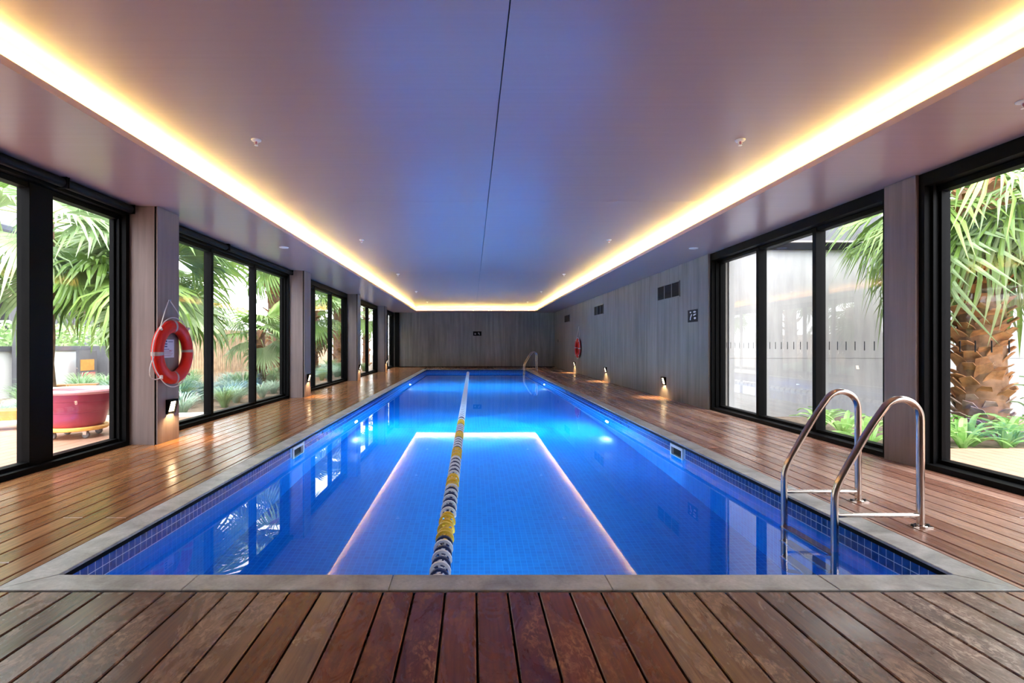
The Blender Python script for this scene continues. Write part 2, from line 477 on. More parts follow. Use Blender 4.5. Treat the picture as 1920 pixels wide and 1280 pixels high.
# ------------------------------------------------------------------ columns
def column(x0, x1, y0, y1, label, left=True):
    c = thing('column', label, 'column', ((x0+x1)/2, (y0+y1)/2, 0), 0, 'columns between the glazed bays')
    ex, ey = (x1-x0)/2, (y1-y0)/2; h = SZ-.001
    MB().box(-ex+.012, ex-.012, -ey+.012, ey-.012, 0, h).build('core', M['black'], c)
    MB().box(-ex, ex-.036, -ey, -ey+.013, 0, h).build('panel', M['column'], c)
    MB().box(-ex, ex-.016, ey-.013, ey, 0, h).build('panel', M['column'], c)
    if left: MB().box(ex-.013, ex, -ey, ey, 0, h).build('panel', M['column'], c)
    else:
        MB().box(-ex-.004, -ex+.013, -ey-.003, ey, 0, h).build('panel', M['column'], c)
    return c
LCOL = [5.86, 11.0, 16.12, 21.25]
for y, l in zip(LCOL, ('timber-look concrete column carrying the large red ring buoy', 'second timber-look column along the left glazing',
                       'third timber-look column along the left glazing', 'farthest timber-look column, near the back wall')):
    column(-4.12, -3.6, y, y+.43, l)
column(-4.12, -3.6, .73, 1.15, 'nearest timber-look column, at the left beside the camera')
column(4.15, 4.45, 4.79, 5.15, 'timber-look column in the right wall behind the near pool ladder', False)

# ------------------------------------------------------------------ windows
def window(n, side, y0, y1, posts, zt, marks=False, label=''):
    """posts: (centre, width) of the uprights between panes"""
    w = thing('window_%d' % n, label, None, (0, 0, 0)); w['kind'] = 'structure'
    if side == 'left': X0, X1, gx, mx0, mx1 = -4.11, LX, -4.055, -4.10, -3.985
    else: X0, X1, gx, mx0, mx1 = 4.18, 4.42, 4.375, 4.295, 4.415
    head = .12
    MB().box(X0, X1, y0, y1, zt-head, zt-.002).build('head_frame', M['black'], w)
    MB().box(X0, X1, y0, y1, -.01, .05).build('sill', M['black'], w)
    jw = .06
    for a, b in ((y0, y0+jw), (y1-jw, y1)):
        MB().box(X0, X1, a, b, .05, zt-head).build('jamb', M['black'], w)
    # track ribs on the far jamb
    for q in (.3, .62):
        xx = X0+(X1-X0)*q
        MB().box(xx-.012, xx+.012, y1-jw-.025, y1-jw, .05, zt-head).build('track_rib', M['black'], w)
    edges = [y0+jw]
    for c, wd in posts:
        MB().box(mx0, mx1, c-wd/2, c+wd/2, .05, zt-head).build('mullion', M['black'], w)
        edges += [c-wd/2, c+wd/2]
    edges.append(y1-jw)
    for i in range(0, len(edges), 2):
        a, b = edges[i], edges[i+1]
        # slim sash rails
        MB().box(mx0+.01, mx1-.01, a, b, .05, .085).build('sash_rail', M['black'], w)
        MB().box(mx0+.01, mx1-.01, a, b, zt-head-.05, zt-head).build('sash_rail', M['black'], w)
        p = MB().box(gx-.004, gx+.004, a-.004, b+.004, .08, zt-head-.045).build('pane', M['glass'], w)
        if marks:
            y = a+.07
            while y < b-.03:
                MB().box(gx-.0065, gx-.0045, y-.006, y+.006, 1.08, 1.18).build('marker', M['marker'], p)
                y += .14
    return w
window(1, 'left', 1.15, 5.86, [(2.95, .10), (4.74, .26)], SZ, label='nearest left glazing bay looking onto the planter tub')
for i in range(3):
    a, b = LCOL[i]+.43, LCOL[i+1]; d = (b-a)/3
    window(2+i, 'left', a, b, [(a+d, .07), (a+2*d, .07)], SZ)
a, b = LCOL[3]+.43, YB-.002; d = (b-a)/3
window(5, 'left', a, b, [(a+d, .07), (a+2*d, .07)], SZ)
window(6, 'right', .6, 4.79, [(2.1, .07)], SZ, True)
d = (8.98-5.15)/3
window(7, 'right', 5.15, 8.98, [(5.15+d, .07), (5.15+2*d, .07)], SZ, True)
# roller blinds in the left bays
def blind(y0, y1, label):
    b = thing('roller_blind', label, 'blind', (-3.872, y0, SZ-.055), 0, 'rolled-up blinds at the glazing heads')
    MB().lathe([(0, 0), (.044, 0), (.044, y1-y0), (0, y1-y0)], 20, axis='y').build('rolled_fabric', M['blind'], b, True)
    for y in (-.012, y1-y0+.002):
        MB().box(-.046, .05, y, y+.010, -.05, .053).build('bracket', M['black'], b)
    MB().box(-.012, .018, y1-y0+.012, y1-y0+.024, -.045, .02).build('end_cap', M['band'], b)
blind(1.2, 4.83, 'nearest rolled-up black blind over the wide left post')
blind(4.87, 5.80, 'short rolled-up black blind over the pane showing the planter tub')
blind(6.32, 8.05, 'rolled-up black blind over the pane beside the ring buoy')
blind(8.10, 10.94, 'rolled-up black blind ending at the second left column')

# ------------------------------------------------------------------ the pool
pool = thing('swimming_pool', 'long indoor lap pool lined with blue mosaic and edged in bluestone', 'pool', (0, 0, 0))
MB().box(PX0-.1, PX1+.1, PY0-.1, PY1+.1, PD-.1, PD).build('pool_floor', M['pool_floor'], pool)
SK_L = (5.90, 6.28); SK_R = (5.84, 6.20); SKZ = (-.255, -.045)
def side_wall(x, s, sk):
    mb = MB(); a, b = (x, x+.1) if s > 0 else (x-.1, x)
    mb.box(a, b, PY0-.1, sk[0], PD, -.032); mb.box(a, b, sk[1], PY1+.1, PD, -.032)
    mb.box(a, b, sk[0], sk[1], PD, SKZ[0]); mb.box(a, b, sk[0], sk[1], SKZ[1], -.032)
    return mb.build('pool_wall', M['pool_side'], pool)
side_wall(PX0-.006, -1, SK_L); side_wall(PX1+.006, 1, SK_R)
MB().box(PX0, PX1, PY0-.106, PY0-.006, PD, -.032).build('pool_wall', M['pool_end'], pool)
MB().box(PX0, PX1, PY1+.006, PY1+.106, PD, -.032).build('pool_wall', M['pool_end'], pool)
# waterline tiles: two rows, grout bed behind
TP = .055; TZ = (-.093, -.148)
tl = MB().box(-.004, .004, .0024, TP-.0024, .0024, TP-.0024).mesh('waterline_tile', M['tile'])
def band(x, s, sk):
    n0 = 0; far = MB(); y = PY0
    MB().box(min(x-s*.003, x+s*.004), max(x-s*.003, x+s*.004), PY0-.1, sk[0], -.151, -.036).build('grout_bed', M['grout'], pool)
    MB().box(min(x-s*.003, x+s*.004), max(x-s*.003, x+s*.004), sk[1], PY1+.1, -.151, -.036).build('grout_bed', M['grout'], pool)
    k = 0
    while y < PY1:
        if not (y+TP > sk[0]-.02 and y < sk[1]+.02):
            for z in TZ:
                if k < 68: put('waterline_tile', tl, pool, (x, y, z))
                else: far.box(x-.004, x+.004, y+.0024, y+TP-.0024, z+.0024, z+TP-.0024)
        y += TP; k += 1
    o = far.build('waterline_tiles', M['tile'], pool); o['kind'] = 'stuff'
band(PX0-.004, -1, SK_L); band(PX1+.004, 1, SK_R)
mb = MB(); x = PX0
while x < PX1-.01:
    for z in TZ: mb.box(x+.0015, min(x+TP, PX1)-.0015, PY1-.002, PY1+.006, z+.0015, z+TP-.0015)
    x += TP
o = mb.build('waterline_tiles', M['tile'], pool); o['kind'] = 'stuff'
MB().box(PX0, PX1, PY1-.001, PY1+.005, -.151, -.036).build('grout_bed', M['grout'], pool)
# coping stones, mitred corners
def stone(poly):
    n = len(poly); c = Vector((sum(p[0] for p in poly)/n, sum(p[1] for p in poly)/n))
    q = []
    for p in poly:
        d = c-Vector(p); q.append((p[0]+math.copysign(.0015, d.x), p[1]+math.copysign(.0015, d.y)))
    z0, z1, ch = -.012, .003, .003
    r = [(p[0]+math.copysign(ch, c.x-p[0]), p[1]+math.copysign(ch, c.y-p[1])) for p in q]
    mb = MB(); mb.add([(*p, z0) for p in q]+[(*p, z1-ch) for p in q]+[(*p, z1) for p in r],
        [tuple(range(n))[::-1], tuple(range(2*n, 3*n))]+[(i, (i+1) % n, n+(i+1) % n, n+i) for i in range(n)]+[(n+i, n+(i+1) % n, 2*n+(i+1) % n, 2*n+i) for i in range(n)])
    mb.build('coping_stone', M['stone'], pool)
IX0, IX1, IY0, IY1 = PX0+.012, PX1-.012, PY0+.012, PY1-.012
OX0, OX1, OY0, OY1 = cx0, cx1, cy0, cy1
fx = [-1.36, -.392, .66, 1.72]
stone([(OX0, OY0), (fx[0], OY0), (fx[0], IY0), (IX0, IY0)])
for a, b in zip(fx[:-1], fx[1:]): stone([(a, OY0), (b, OY0), (b, IY0), (a, IY0)])
stone([(fx[-1], OY0), (OX1, OY0), (IX1, IY0), (fx[-1], IY0)])
bx = [OX0, -1.0, .05, 1.1, OX1]
for i in range(4):
    a, b = bx[i], bx[i+1]
    stone([(IX0 if i == 0 else a, IY1), (IX1 if i == 3 else b, IY1), (b, OY1), (a, OY1)])
yy = [OY0, 3.55]+[3.55+1.05*k for k in range(1, 19)]+[OY1]
for i in range(len(yy)-1):
    a, b = yy[i], yy[i+1]
    ia = IY0 if i == 0 else a; ib = IY1 if i == len(yy)-2 else b
    stone([(OX0, a), (IX0, ia), (IX0, ib), (OX0, b)]); stone([(IX1, ia), (OX1, a), (OX1, b), (IX1, ib)])
# plain black strip under the coping nose
for q in ((IX0-.03, IX0-.002, IY0-.02, IY1+.02), (IX1+.002, IX1+.03, IY0-.02, IY1+.02), (IX0, IX1, IY0-.03, IY0-.002), (IX0, IX1, IY1+.002, IY1+.03)):
    MB().box(*q, -.038, -.0125).build('edge_strip', M['black'], pool)
# a black numeral on the tile band
mb = MB(); nx = PX1-.002
mb.box(nx-.002, nx, 13.13, 13.16, -.115, -.04); mb.prism([(13.16, -.04), (13.20, -.06), (13.20, -.075), (13.16, -.058)], 'x', nx-.002, nx); mb.box(nx-.002, nx, 13.10, 13.19, -.117, -.105)
mb.build('depth_numeral', M['ink'], pool)
# water body
water = tag(MB().box(PX0-.03, PX1+.03, PY0-.03, PY1+.03, PD-.04, WZ).build('water', M['water']),
            'still clear blue water filling the lap pool', 'water', None, 'stuff')

# skimmers
def skimmer(x, s, sk, label):
    """s: direction into the wall"""
    k = thing('skimmer', label, 'skimmer', (x, (sk[0]+sk[1])/2, SKZ[0]), 0, 'skimmers in the pool sides')
    hw = (sk[1]-sk[0])/2; h = SKZ[1]-SKZ[0]; f = .032; t0, t1 = sorted((-s*.012, s*.02))
    fr = MB(); fr.box(t0, t1, -hw, hw, 0, f); fr.box(t0, t1, -hw, hw, h-f, h); fr.box(t0, t1, -hw, -hw+f, f, h-f); fr.box(t0, t1, hw-f, hw, f, h-f)
    fr.build('faceplate', M['white'], k)
    a, b = sorted((s*.02, s*.20)); th = MB()
    th.box(a, b, -hw, hw, -.01, 0); th.box(a, b, -hw, hw, h, h+.01); th.box(a, b, -hw-.01, -hw, -.01, h); th.box(a, b, hw, hw+.01, -.01, h)
    a, b = sorted((s*.20, s*.21)); th.box(a, b, -hw, hw, 0, h)
    th.build('throat', plain('skimmer_throat', (.10, .07, .055), .6), k)
    a, b = sorted((s*.03, s*.045))
    MB().box(a, b, -hw+f, hw-f, .02, h*.34).build('weir_flap', M['white'], k)
skimmer(PX0, -1, SK_L, 'white framed skimmer mouth in the left pool side')
skimmer(PX1, 1, SK_R, 'white framed skimmer mouth in the right pool side')

# underwater lamps
def pool_lamp(x, y, s, label, cone=0, blend=.3, pw=1.0, aw=1.0):
    k = thing('pool_lamp', label, 'pool light', (x, y, -.62), 0, 'underwater lamps in the pool sides')
    MB().lathe([(.0, s*.004), (.085, s*.004)], 24, axis='x').build('lens', M['lens'], k)
    MB().lathe([(.085, 0), (.085, s*.012), (.115, s*.010), (.12, 0)], 24, axis='x').build('bezel', M['steel'], k, True)
    ad = bpy.data.lights.new('pool_lamp_glow', 'AREA'); ao = bpy.data.objects.new('pool_lamp_glow', ad); COL.objects.link(ao)
    ao.parent = k; ao.location = (s*.02, 0, 0); ao.rotation_euler = (0, -s*PI/2, 0)
    ad.shape = 'DISK'; ad.size = .17; ad.energy = POOL_A*aw; ad.color = (.45, .86, 1.0)
    if not cone: return k
    sd = bpy.data.lights.new('pool_lamp_beam', 'SPOT'); so = bpy.data.objects.new('pool_lamp_beam', sd); COL.objects.link(so)
    so.parent = k; so.location = (s*.03, 0, 0); so.rotation_euler = (0, -s*PI/2, 0)
    sd.energy = POOL_W*pw; sd.color = (.45, .86, 1.0); sd.spot_size = math.radians(cone); sd.spot_blend = blend; sd.shadow_soft_size = .05
for x, s, wd in ((PX0-.006, 1, 'left'), (PX1+.006, -1, 'right')):
    for y, q in ((9.1, 'nearer'), (17.0, 'farther')):
        pool_lamp(x, y, s, '%s glowing underwater lamp in the %s pool side' % (q, wd), *((74, .06, .5) if y < 10 else (0, .3, 1.0, 2.4)))

k = pool_lamp(0, 0, 1, 'added unseen lamp in the near end wall, brightening the near end of the pool', aw=.11)
k.location = (.17, PY0-.006, -.62); k.rotation_euler = (0, 0, PI/2)  # added lamp, out of view, to light the near end of the water
for ch in k.children:
    if ch.type == 'LIGHT': ch.data.spread = math.radians(80)

# ------------------------------------------------------------------ lane rope
LRX = -.18
lane = thing('lane_rope', 'lane rope of white, navy and yellow disc floats down the pool', 'lane rope', (LRX, PY0, WZ+.008))
MB().tube([(0, -.02, 0), (0, PY1-PY0+.02, 0)], .006, 6).build('cable', M['steel'], lane)
def wheel(mat):
    mb = MB(); n = 16; R = .062; r = .047; t = .010
    def ring(rad, y): return [(rad*math.cos(2*PI*j/n), y, rad*math.sin(2*PI*j/n)) for j in range(n)]
    v = ring(R, -t)+ring(R, t)+ring(r, t)+ring(r, -t); f = []
    for a in range(4):
        for j in range(n):
            f.append((a*n+j, a*n+(j+1) % n, ((a+1) % 4)*n+(j+1) % n, ((a+1) % 4)*n+j))
    mb.add(v, f)
    for j in range(6):
        a = 2*PI*j/6+.3; d = Vector((math.cos(a), 0, math.sin(a))); p = Vector((-d.z, 0, d.x))*.0055
        q0, q1 = d*.012, d*.047; y = Vector((0, .008, 0))
        mb.add([q0-p-y, q0+p-y, q1+p-y, q1-p-y, q0-p+y, q0+p+y, q1+p+y, q1-p+y], [(0,1,2,3),(4,7,6,5),(0,4,5,1),(1,5,6,2),(2,6,7,3),(3,7,4,0)])
    mb.lathe([(.016, -.040), (.016, .040)], 8, axis='y')
    return mb.mesh('float', mat)
wh = {c: wheel(M[c]) for c in ('white', 'navy', 'yellow')}
i = 0; y = .20; L = PY1-PY0
while y < L-.1:
    Y = y+PY0; ph = ((Y-3.36) % 1.18)
    if ph < .44 and Y < 8.7: c = 'yellow'
    else: c = 'white' if i % 2 == 0 else 'navy'
    if Y > 8.7: c = 'white' if i % 3 != 2 else 'navy'
    o = put('float', wh[c], lane, (0, y, 0)); o.rotation_euler = (0, random.uniform(0, 1), 0)
    if c == 'navy': o.scale = (.92, 1, .92)
    if c == 'yellow' and i % 2: o.scale = (.84, 1, .84)
    y += .081; i += 1

# ------------------------------------------------------------------ pool ladders
def ladder(y0, label):
    k = thing('pool_ladder', label, 'ladder', (2.82, y0+.26, 0), 0, 'stainless pool ladders')
    def P(x, z): return (x-2.82, 0, z)
    pts = [P(2.82, 0), P(2.82, .3), P(2.82, .60)]
    for a in range(0, 151, 15):     # bend over the top
        t = math.radians(a); pts.append(P(2.82-.125+.125*math.cos(t), .68+.125*math.sin(t)))
    pts += [P(2.50, .62), P(2.40, .45), P(2.31, .29), P(2.295, .25), P(2.28, .20), P(2.28, .0), P(2.28, -.5), P(2.28, -1.05), P(2.30, -1.10), P(2.39, -1.13)]
    # smooth
    pts = [Vector(p) for p in pts]
    for _ in range(1):
        q = [pts[0]]
        for a, b in zip(pts[:-1], pts[1:]): q += [a*.75+b*.25, a*.25+b*.75]
        pts = q+[pts[-1]]
    rail = MB().tube(pts, .0215, 14).mesh('rail', M['steel'], True)
    bar = MB().tube([P(2.28, .075), P(2.82, .075)], .014, 10).mesh('brace', M['steel'], True)
    fl = MB().lathe([(0, .014), (.032, .014), (.036, .010), (.036, 0)], 20)
    fl.box(-.062, .062, -.024, .024, 0, .008)
    fl = fl.mesh('flange', M['steel'])
    bolt = MB().lathe([(0, .020), (.009, .019), (.010, .008)], 8).mesh('bolt', M['rubber'])
    for dy in (-.26, .26):
        put('rail', rail, k, (0, dy, 0)); put('brace', bar, k, (0, dy, 0)); f = put('flange', fl, k, (0, dy, .001))
        for bx_ in (-.048, .048): put('bolt', bolt, f, (bx_, 0, 0))
    for z in (-.22, -.52, -.82):
        tr = MB().cbox(-.04, .04, -.25, .25, -.028, 0, .006).build('tread', M['steel'], k, loc=(2.28-2.82, 0, z))
        MB().box(-.03, .03, -.23, .23, 0, .003).build('grip_strip', M['steel'], tr)
    return k
ladder(3.22, 'stainless pool ladder at the near right corner of the pool')
ladder(22.15, 'stainless pool ladder at the far right corner of the pool')

# ------------------------------------------------------------------ ring buoys
def ring_buoy(x, y, z, s, hook_z, label, loop=True):
    """s: direction from the wall into the room (+1 / -1 along x)"""
    k = thing('ring_buoy', label, 'life ring', (x+s*.068, y, z), 0, 'orange ring buoys')
    R, r = .302, .076
    def torus(R, r, sx, a0, a1, nu, closed):
        mb = MB(); nv = 16; vs = []; fs = []
        nn = nu if closed else nu+1
        for i in range(nn):
            u = a0+(a1-a0)*i/nu
            for j in range(nv):
                v = 2*PI*j/nv; q = R+r*math.cos(v)
                vs.append((sx*math.sin(v)*r, q*math.cos(u), q*math.sin(u)))
        for i in range(nu):
            for j in range(nv):
                a = i*nv+j; b = i*nv+(j+1) % nv; i2 = (i+1) % nn
                fs.append((a, i2*nv+j, i2*nv+(j+1) % nv, b))
        return mb.add(vs, fs)
    torus(R, r, .78, 0, 2*PI, 56, True).build('ring', M['red'], k, True)
    for q in range(4):
        a = q*PI/2+.04
        torus(R, r+.002, .79, a-.06, a+.06, 4, False).build('reflective_band', M['band'], k, True)
    # grab line looped round the rim
    pts = []
    for i in range(80):
        u = 2*PI*i/80; sag = .022*abs(math.sin(2*(u-PI/4)))
        pts.append((s*.01, (R+r+.008+sag)*math.cos(u), (R+r+.008+sag)*math.sin(u)))
    MB().tube(pts, .006, 6, closed=True).build('grab_line', M['rope'], k, True)
    for q in range(4):
        a = q*PI/2+PI/4
        MB().tube([(s*.02, (R+r-.01)*math.cos(a), (R+r-.01)*math.sin(a)), (s*.03, (R+r+.03)*math.cos(a+.03), (R+r+.03)*math.sin(a+.03))], .016, 8).build('knot', M['rope'], k, True)
    hz = hook_z-z; c = (R+r)*.72
    MB().tube([(s*.01, -c, c), (-s*.02, -c*.45, (c+hz)*.55), (-s*.045, -.008, hz), (-s*.045, .008, hz), (-s*.02, c*.45, (c+hz)*.55), (s*.01, c, c)], .006, 6).build('hanging_rope', M['rope'], k, True)
    MB().tube([(-s*.068, 0, hz-.012), (-s*.04, 0, hz-.016), (-s*.03, 0, hz+.01)], .007, 8).build('hook', M['steel'], k, True)
    if loop:
        pts = []
        for i in range(15):
            t_ = i/14; a = PI+.12+t_*.70
            bl = .11*math.sin(PI*t_)**.8
            pts.append((s*.01, (R+r+.01+bl)*math.cos(a), (R+r+.01)*math.sin(a)-bl*.75))
        MB().tube(pts, .006, 6).build('slack_line', M['rope'], k, True)
ring_buoy(-3.6, 6.05, 1.055, 1, 1.67, 'large red ring buoy hung on the column at the left')
ring_buoy(RX, 19.7, 1.0, -1, 1.86, 'small distant red ring buoy on the right wall', False)
# notice behind the near ring
n = thing('notice', 'small paper safety notice with navy print inside the left ring buoy', 'notice', (-3.598, 6.06, .99))
MB().box(-.001, .002, -.12, .12, 0, .215).build('sheet', M['paper'], n)
pr = MB()
pr.prism([(-.075, .185), (-.015, .185), (-.03, .203), (-.06, .203)], 'x', .0025, .0035)
for z in (.155, .125): pr.box(.0025, .0035, -.07, -.02, z, z+.014)
pr.box(.0025, .0035, .0, .095, .185, .192); pr.box(.0025, .0035, -.09, .02, .098, .104)
pr.build('print', M['ink'], n)
pr = MB()
for i, z in enumerate((.082, .070, .058, .046, .030, .018)): pr.box(.0025, .0035, -.09, .09-.02*(i % 3), z, z+.005)
pr.box(.0025, .0035, .02, .06, .078, .09)
pr.build('fine_print', M['redink'], n)

# ------------------------------------------------------------------ step lights
def step_light(x, y, z, s, label):
    k = thing('step_light', label, 'wall light', (x, y, z), 0, 'small black step lights near the deck')
    d = .055; hw = .085
    def bxs(a, b): return tuple(sorted((s*a, s*b)))
    a, b = bxs(0, .004); MB().box(a, b, -hw, hw, -.085, .085).build('backplate', M['black'], k)
    h = MB(); a, b = bxs(.004, d); h.box(a, b, -hw, hw, .060, .085); h.build('hood', M['black'], k)
    for y0 in (-hw, hw-.022):
        MB().prism([(s*.004, -.085), (s*.018, -.085), (s*d, .06), (s*.004, .06)], 'y', y0, y0+.022).build('cheek', M['black'], k)
    MB().prism([(s*.004, -.06), (s*.010, -.06), (s*.036, .058), (s*.004, .058)], 'y', -hw+.022, hw-.022).build('diffuser', M['lampface'], k)
    ld = bpy.data.lights.new('step_light_beam', 'SPOT'); lo = bpy.data.objects.new('step_light_beam', ld); COL.objects.link(lo)
    lo.parent = k; lo.location = (s*.05, 0, .02); lo.rotation_euler = (0, -s*math.radians(12), 0)
    ld.energy = BRICK_W; ld.color = (1, .66, .30); ld.spot_size = math.radians(120); ld.spot_blend = .7; ld.shadow_soft_size = .02
for y, q in ((11.0, 'nearest'), (15.8, 'middle'), (20.6, 'farthest')):
    step_light(RX, y, .36, -1, '%s lit step light low on the right wall' % q)
for y, q in zip(LCOL, ('first', 'second', 'third', 'fourth')):
    step_light(-3.6, y+.24, .41, 1, 'lit step light low on the %s left column' % q)

# ------------------------------------------------------------------ vents and signs
def vent(y0, label):
    w, h = 1.2, .32
    k = thing('air_vent', label, 'vent', (RX, y0+w/2, 2.10), 0, 'air vents high on the right wall')
    MB().box(-.006, 0, -w/2, w/2, 0, h).build('back', M['grille'], k)
    f = MB(); e = .018
    f.box(-.016, 0, -w/2, w/2, 0, e); f.box(-.016, 0, -w/2, w/2, h-e, h); f.box(-.016, 0, -w/2, -w/2+e, e, h-e); f.box(-.016, 0, w/2-e, w/2, e, h-e)
    f.build('frame', M['grilleframe'], k)
    for q in (-w/6, w/6): MB().box(-.016, 0, q-.012, q+.012, e, h-e).build('divider', M['grilleframe'], k)
    sl = MB().add([(-.013, -w/2+e, 0), (-.013, w/2-e, 0), (-.006, w/2-e, .016), (-.006, -w/2+e, .016), (-.011, -w/2+e, -.003), (-.011, w/2-e, -.003)],
                  [(0, 1, 2, 3), (0, 4, 5, 1)]).mesh('slat', M['grille'])
    for i in range(9): put('slat', sl, k, (0, 0, .03+i*.031))
vent(10.19, 'nearest and largest looking air vent high on the right wall')
vent(16.1, 'middle air vent high on the right wall')
vent(21.65, 'farthest air vent high on the right wall')
def disc(mb, x0, x1, cy, cz, ry, rz, n=14):
    mb.prism([(cy+ry*math.cos(2*PI*i/n), cz+rz*math.sin(2*PI*i/n)) for i in range(n)], 'x', x0, x1)
k = thing('safety_sign', 'black sign with white pictograms on the right wall beside the window', 'sign', (RX, 9.60, 1.565))
MB().box(-.006, 0, -.21, .21, 0, .23).build('plate', M['grille'], k)
mb = MB()
# y grows away from the camera: +y is the left of the sign
disc(mb, -.008, -.006, .085, .185, .035, .015)
mb.prism([(.115, .04), (.075, .04), (.075, .07), (.02, .145), (.055, .15), (.10, .09)], 'x', -.008, -.006)
disc(mb, -.008, -.006, -.09, .185, .06, .018)
mb.prism([(-.03, .115), (-.08, .117), (-.15, .135), (-.155, .15), (-.08, .145), (-.035, .135)], 'x', -.008, -.006)
disc(mb, -.008, -.006, -.105, .068, .045, .02)
mb.build('pictograms', M['signwhite'], k)
k = thing('wall_sign', 'small black sign with two grey symbols on the back wall', 'sign', (.265, YB, 1.57))
MB().box(-.21, .21, -.006, 0, 0, .22).build('plate', M['black'], k)
mb = MB()
mb.prism([(-.105+.042*math.cos(2*PI*i/14), .095+.045*math.sin(2*PI*i/14)) for i in range(14)], 'y', -.008, -.006)
mb.prism([(.03, .15), (.075, .175), (.115, .13), (.12, .05), (.10, .02), (.085, .08), (.04, .11)], 'y', -.008, -.006)
mb.build('symbols', M['signgrey'], k)
k = thing('wall_switch', 'tiny dark switch plate on the right wall by the far corner', 'switch', (RX, 24.6, 1.25))
MB().box(-.012, 0, -.04, .04, 0, .12).build('plate', M['grille'], k); MB().box(-.016, -.012, -.015, .015, .04, .08).build('button', M['darkgrey'], k)

# ------------------------------------------------------------------ ceiling fittings
def sprinkler(x, y, z, label):
    k = thing('sprinkler', label, 'sprinkler', (x, y, z), 0, 'ceiling sprinkler heads')
    MB().lathe([(0, 0), (.042, 0), (.040, -.008), (.02, -.014), (0, -.014)][::-1], 20).build('rose', M['white'], k, True)
    MB().lathe([(.008, -.012), (.008, -.034), (0, -.034)][::-1], 10).build('bulb', M['redink'], k, True)
    fr = MB()
    for sx in (-1, 1): fr.tube([(sx*.014, 0, -.012), (sx*.016, 0, -.03), (0, 0, -.046)], .003, 6)
    fr.build('yoke', M['white'], k, True)
    MB().lathe([(0, -.046), (.016, -.048), (0, -.05)][::-1], 12).build('deflector', M['white'], k)
for i, nm in enumerate(('nearest', 'second', 'third', 'fourth', 'fifth')):
    for x, sd in ((-1.85, 'left'), (2.30, 'right')):
        sprinkler(x, 4.39+4.2*i, CZ, '%s sprinkler head on the %s half of the raised ceiling' % (nm, sd))
sprinkler(3.59, 3.33, SZ, 'white sprinkler head on the right soffit close to the camera')
for x, y, l in ((3.65, 8.43, 'flush white disc in the right soffit above the window wall'), (-3.07, 8.36, 'flush white disc in the left soffit')):
    k = thing('ceiling_disc', l, 'ceiling fitting', (x, y, SZ), 0, 'flush discs in the soffit')
    MB().lathe([(0, -.012), (.05, -.012), (.056, -.009)], 24).build('lens', M['signwhite'], k)
    MB().lathe([(.056, -.009), (.07, -.008), (.075, 0)], 24).build('rim', M['white'], k, True)

# ------------------------------------------------------------------ outside: ground
MB().box(-60, LX-.19, -20, 60, -.5, -.12).build('ground_left', M['soil'])
MB().box(RX+.42, 60, -20, 60, -.5, -.12).build('ground_right', M['soil'])
for n_, l in (('ground_left', 'mulched garden bed beyond the left glazing'), ('ground_right', 'mulched courtyard ground beyond the right glazing')):
    struct(bpy.data.objects[n_], l)
def terrace(name, label, x0, x1, y0, y1f):
    t = thing(name, label, None); t['kind'] = 'structure'
    x = x0
    while x < x1-.05:
        b = MB(); y1 = y1f(x+.07); b.cbox(x, x+PITCH-.006, y0, y1, -.05, -.02, .002); b.build('deck_board', M['terrace'], t)
        x += PITCH
terrace('floor_terrace_left', 'sunlit timber terrace outside the left glazing', -9.5, -4.13, -6, lambda x: 8.35-.55*max(0, (-x-4.6))*.75)
terrace('floor_terrace_right', 'sunlit timber terrace outside the right glazing', 4.43, 11, -6, lambda x: 5.75)
def kerb(pts, w, h, label):
    mb = MB()
    for (a, b) in zip(pts[:-1], pts[1:]):
        a, b = Vector((*a, 0)), Vector((*b, 0)); d = (b-a).normalized(); p = Vector((-d.y, d.x, 0))*w
        v = [a, b, b+p, a+p]
        mb.add([(q.x, q.y, -.12) for q in v]+[(q.x, q.y, h) for q in v], [(0,3,2,1),(4,5,6,7),(0,1,5,4),(1,2,6,5),(2,3,7,6),(3,0,4,7)])
    return tag(mb.build('kerb', M['kerb']), label, 'kerb')
kerb([(-4.13, 8.38), (-5.6, 7.98), (-9.6, 6.32)], -.14, .03, 'white kerb edging the garden bed beyond the left terrace')

# ------------------------------------------------------------------ outside right: courtyard wall
yw = struct(MB().box(4.5, 14, 8.99, 9.2, -.2, 2.80).build('wall_courtyard', M['yardwall']), 'pale concrete courtyard wall beyond the right glazing')
x = 4.5
while x < 13.9:
    for z0, z1 in ((-.12, .90), (.905, 2.80)):
        MB().box(x+.002, min(x+1.5, 14)-.002, 8.965, 8.99, z0, z1).build('wall_panel', M['yardwall'], yw)
    x += 1.5
MB().box(4.5, 14, 8.9, 9.3, 2.80, 2.90).build('capping', M['black'], yw)
MB().box(4.5, 7.4, 9.25, 9.6, 2.9, 3.75).build('upper_fascia', M['darkgrey'], yw)
MB().box(4.5, 7.4, 9.2, 9.25, 2.98, 3.01).build('upper_rail', M['band'], yw)
ywr = struct(MB().box(10.8, 11.0, -6, 9, -.2, 2.80).build('wall_courtyard_side', M['yardwall']), 'side wall of the right courtyard')

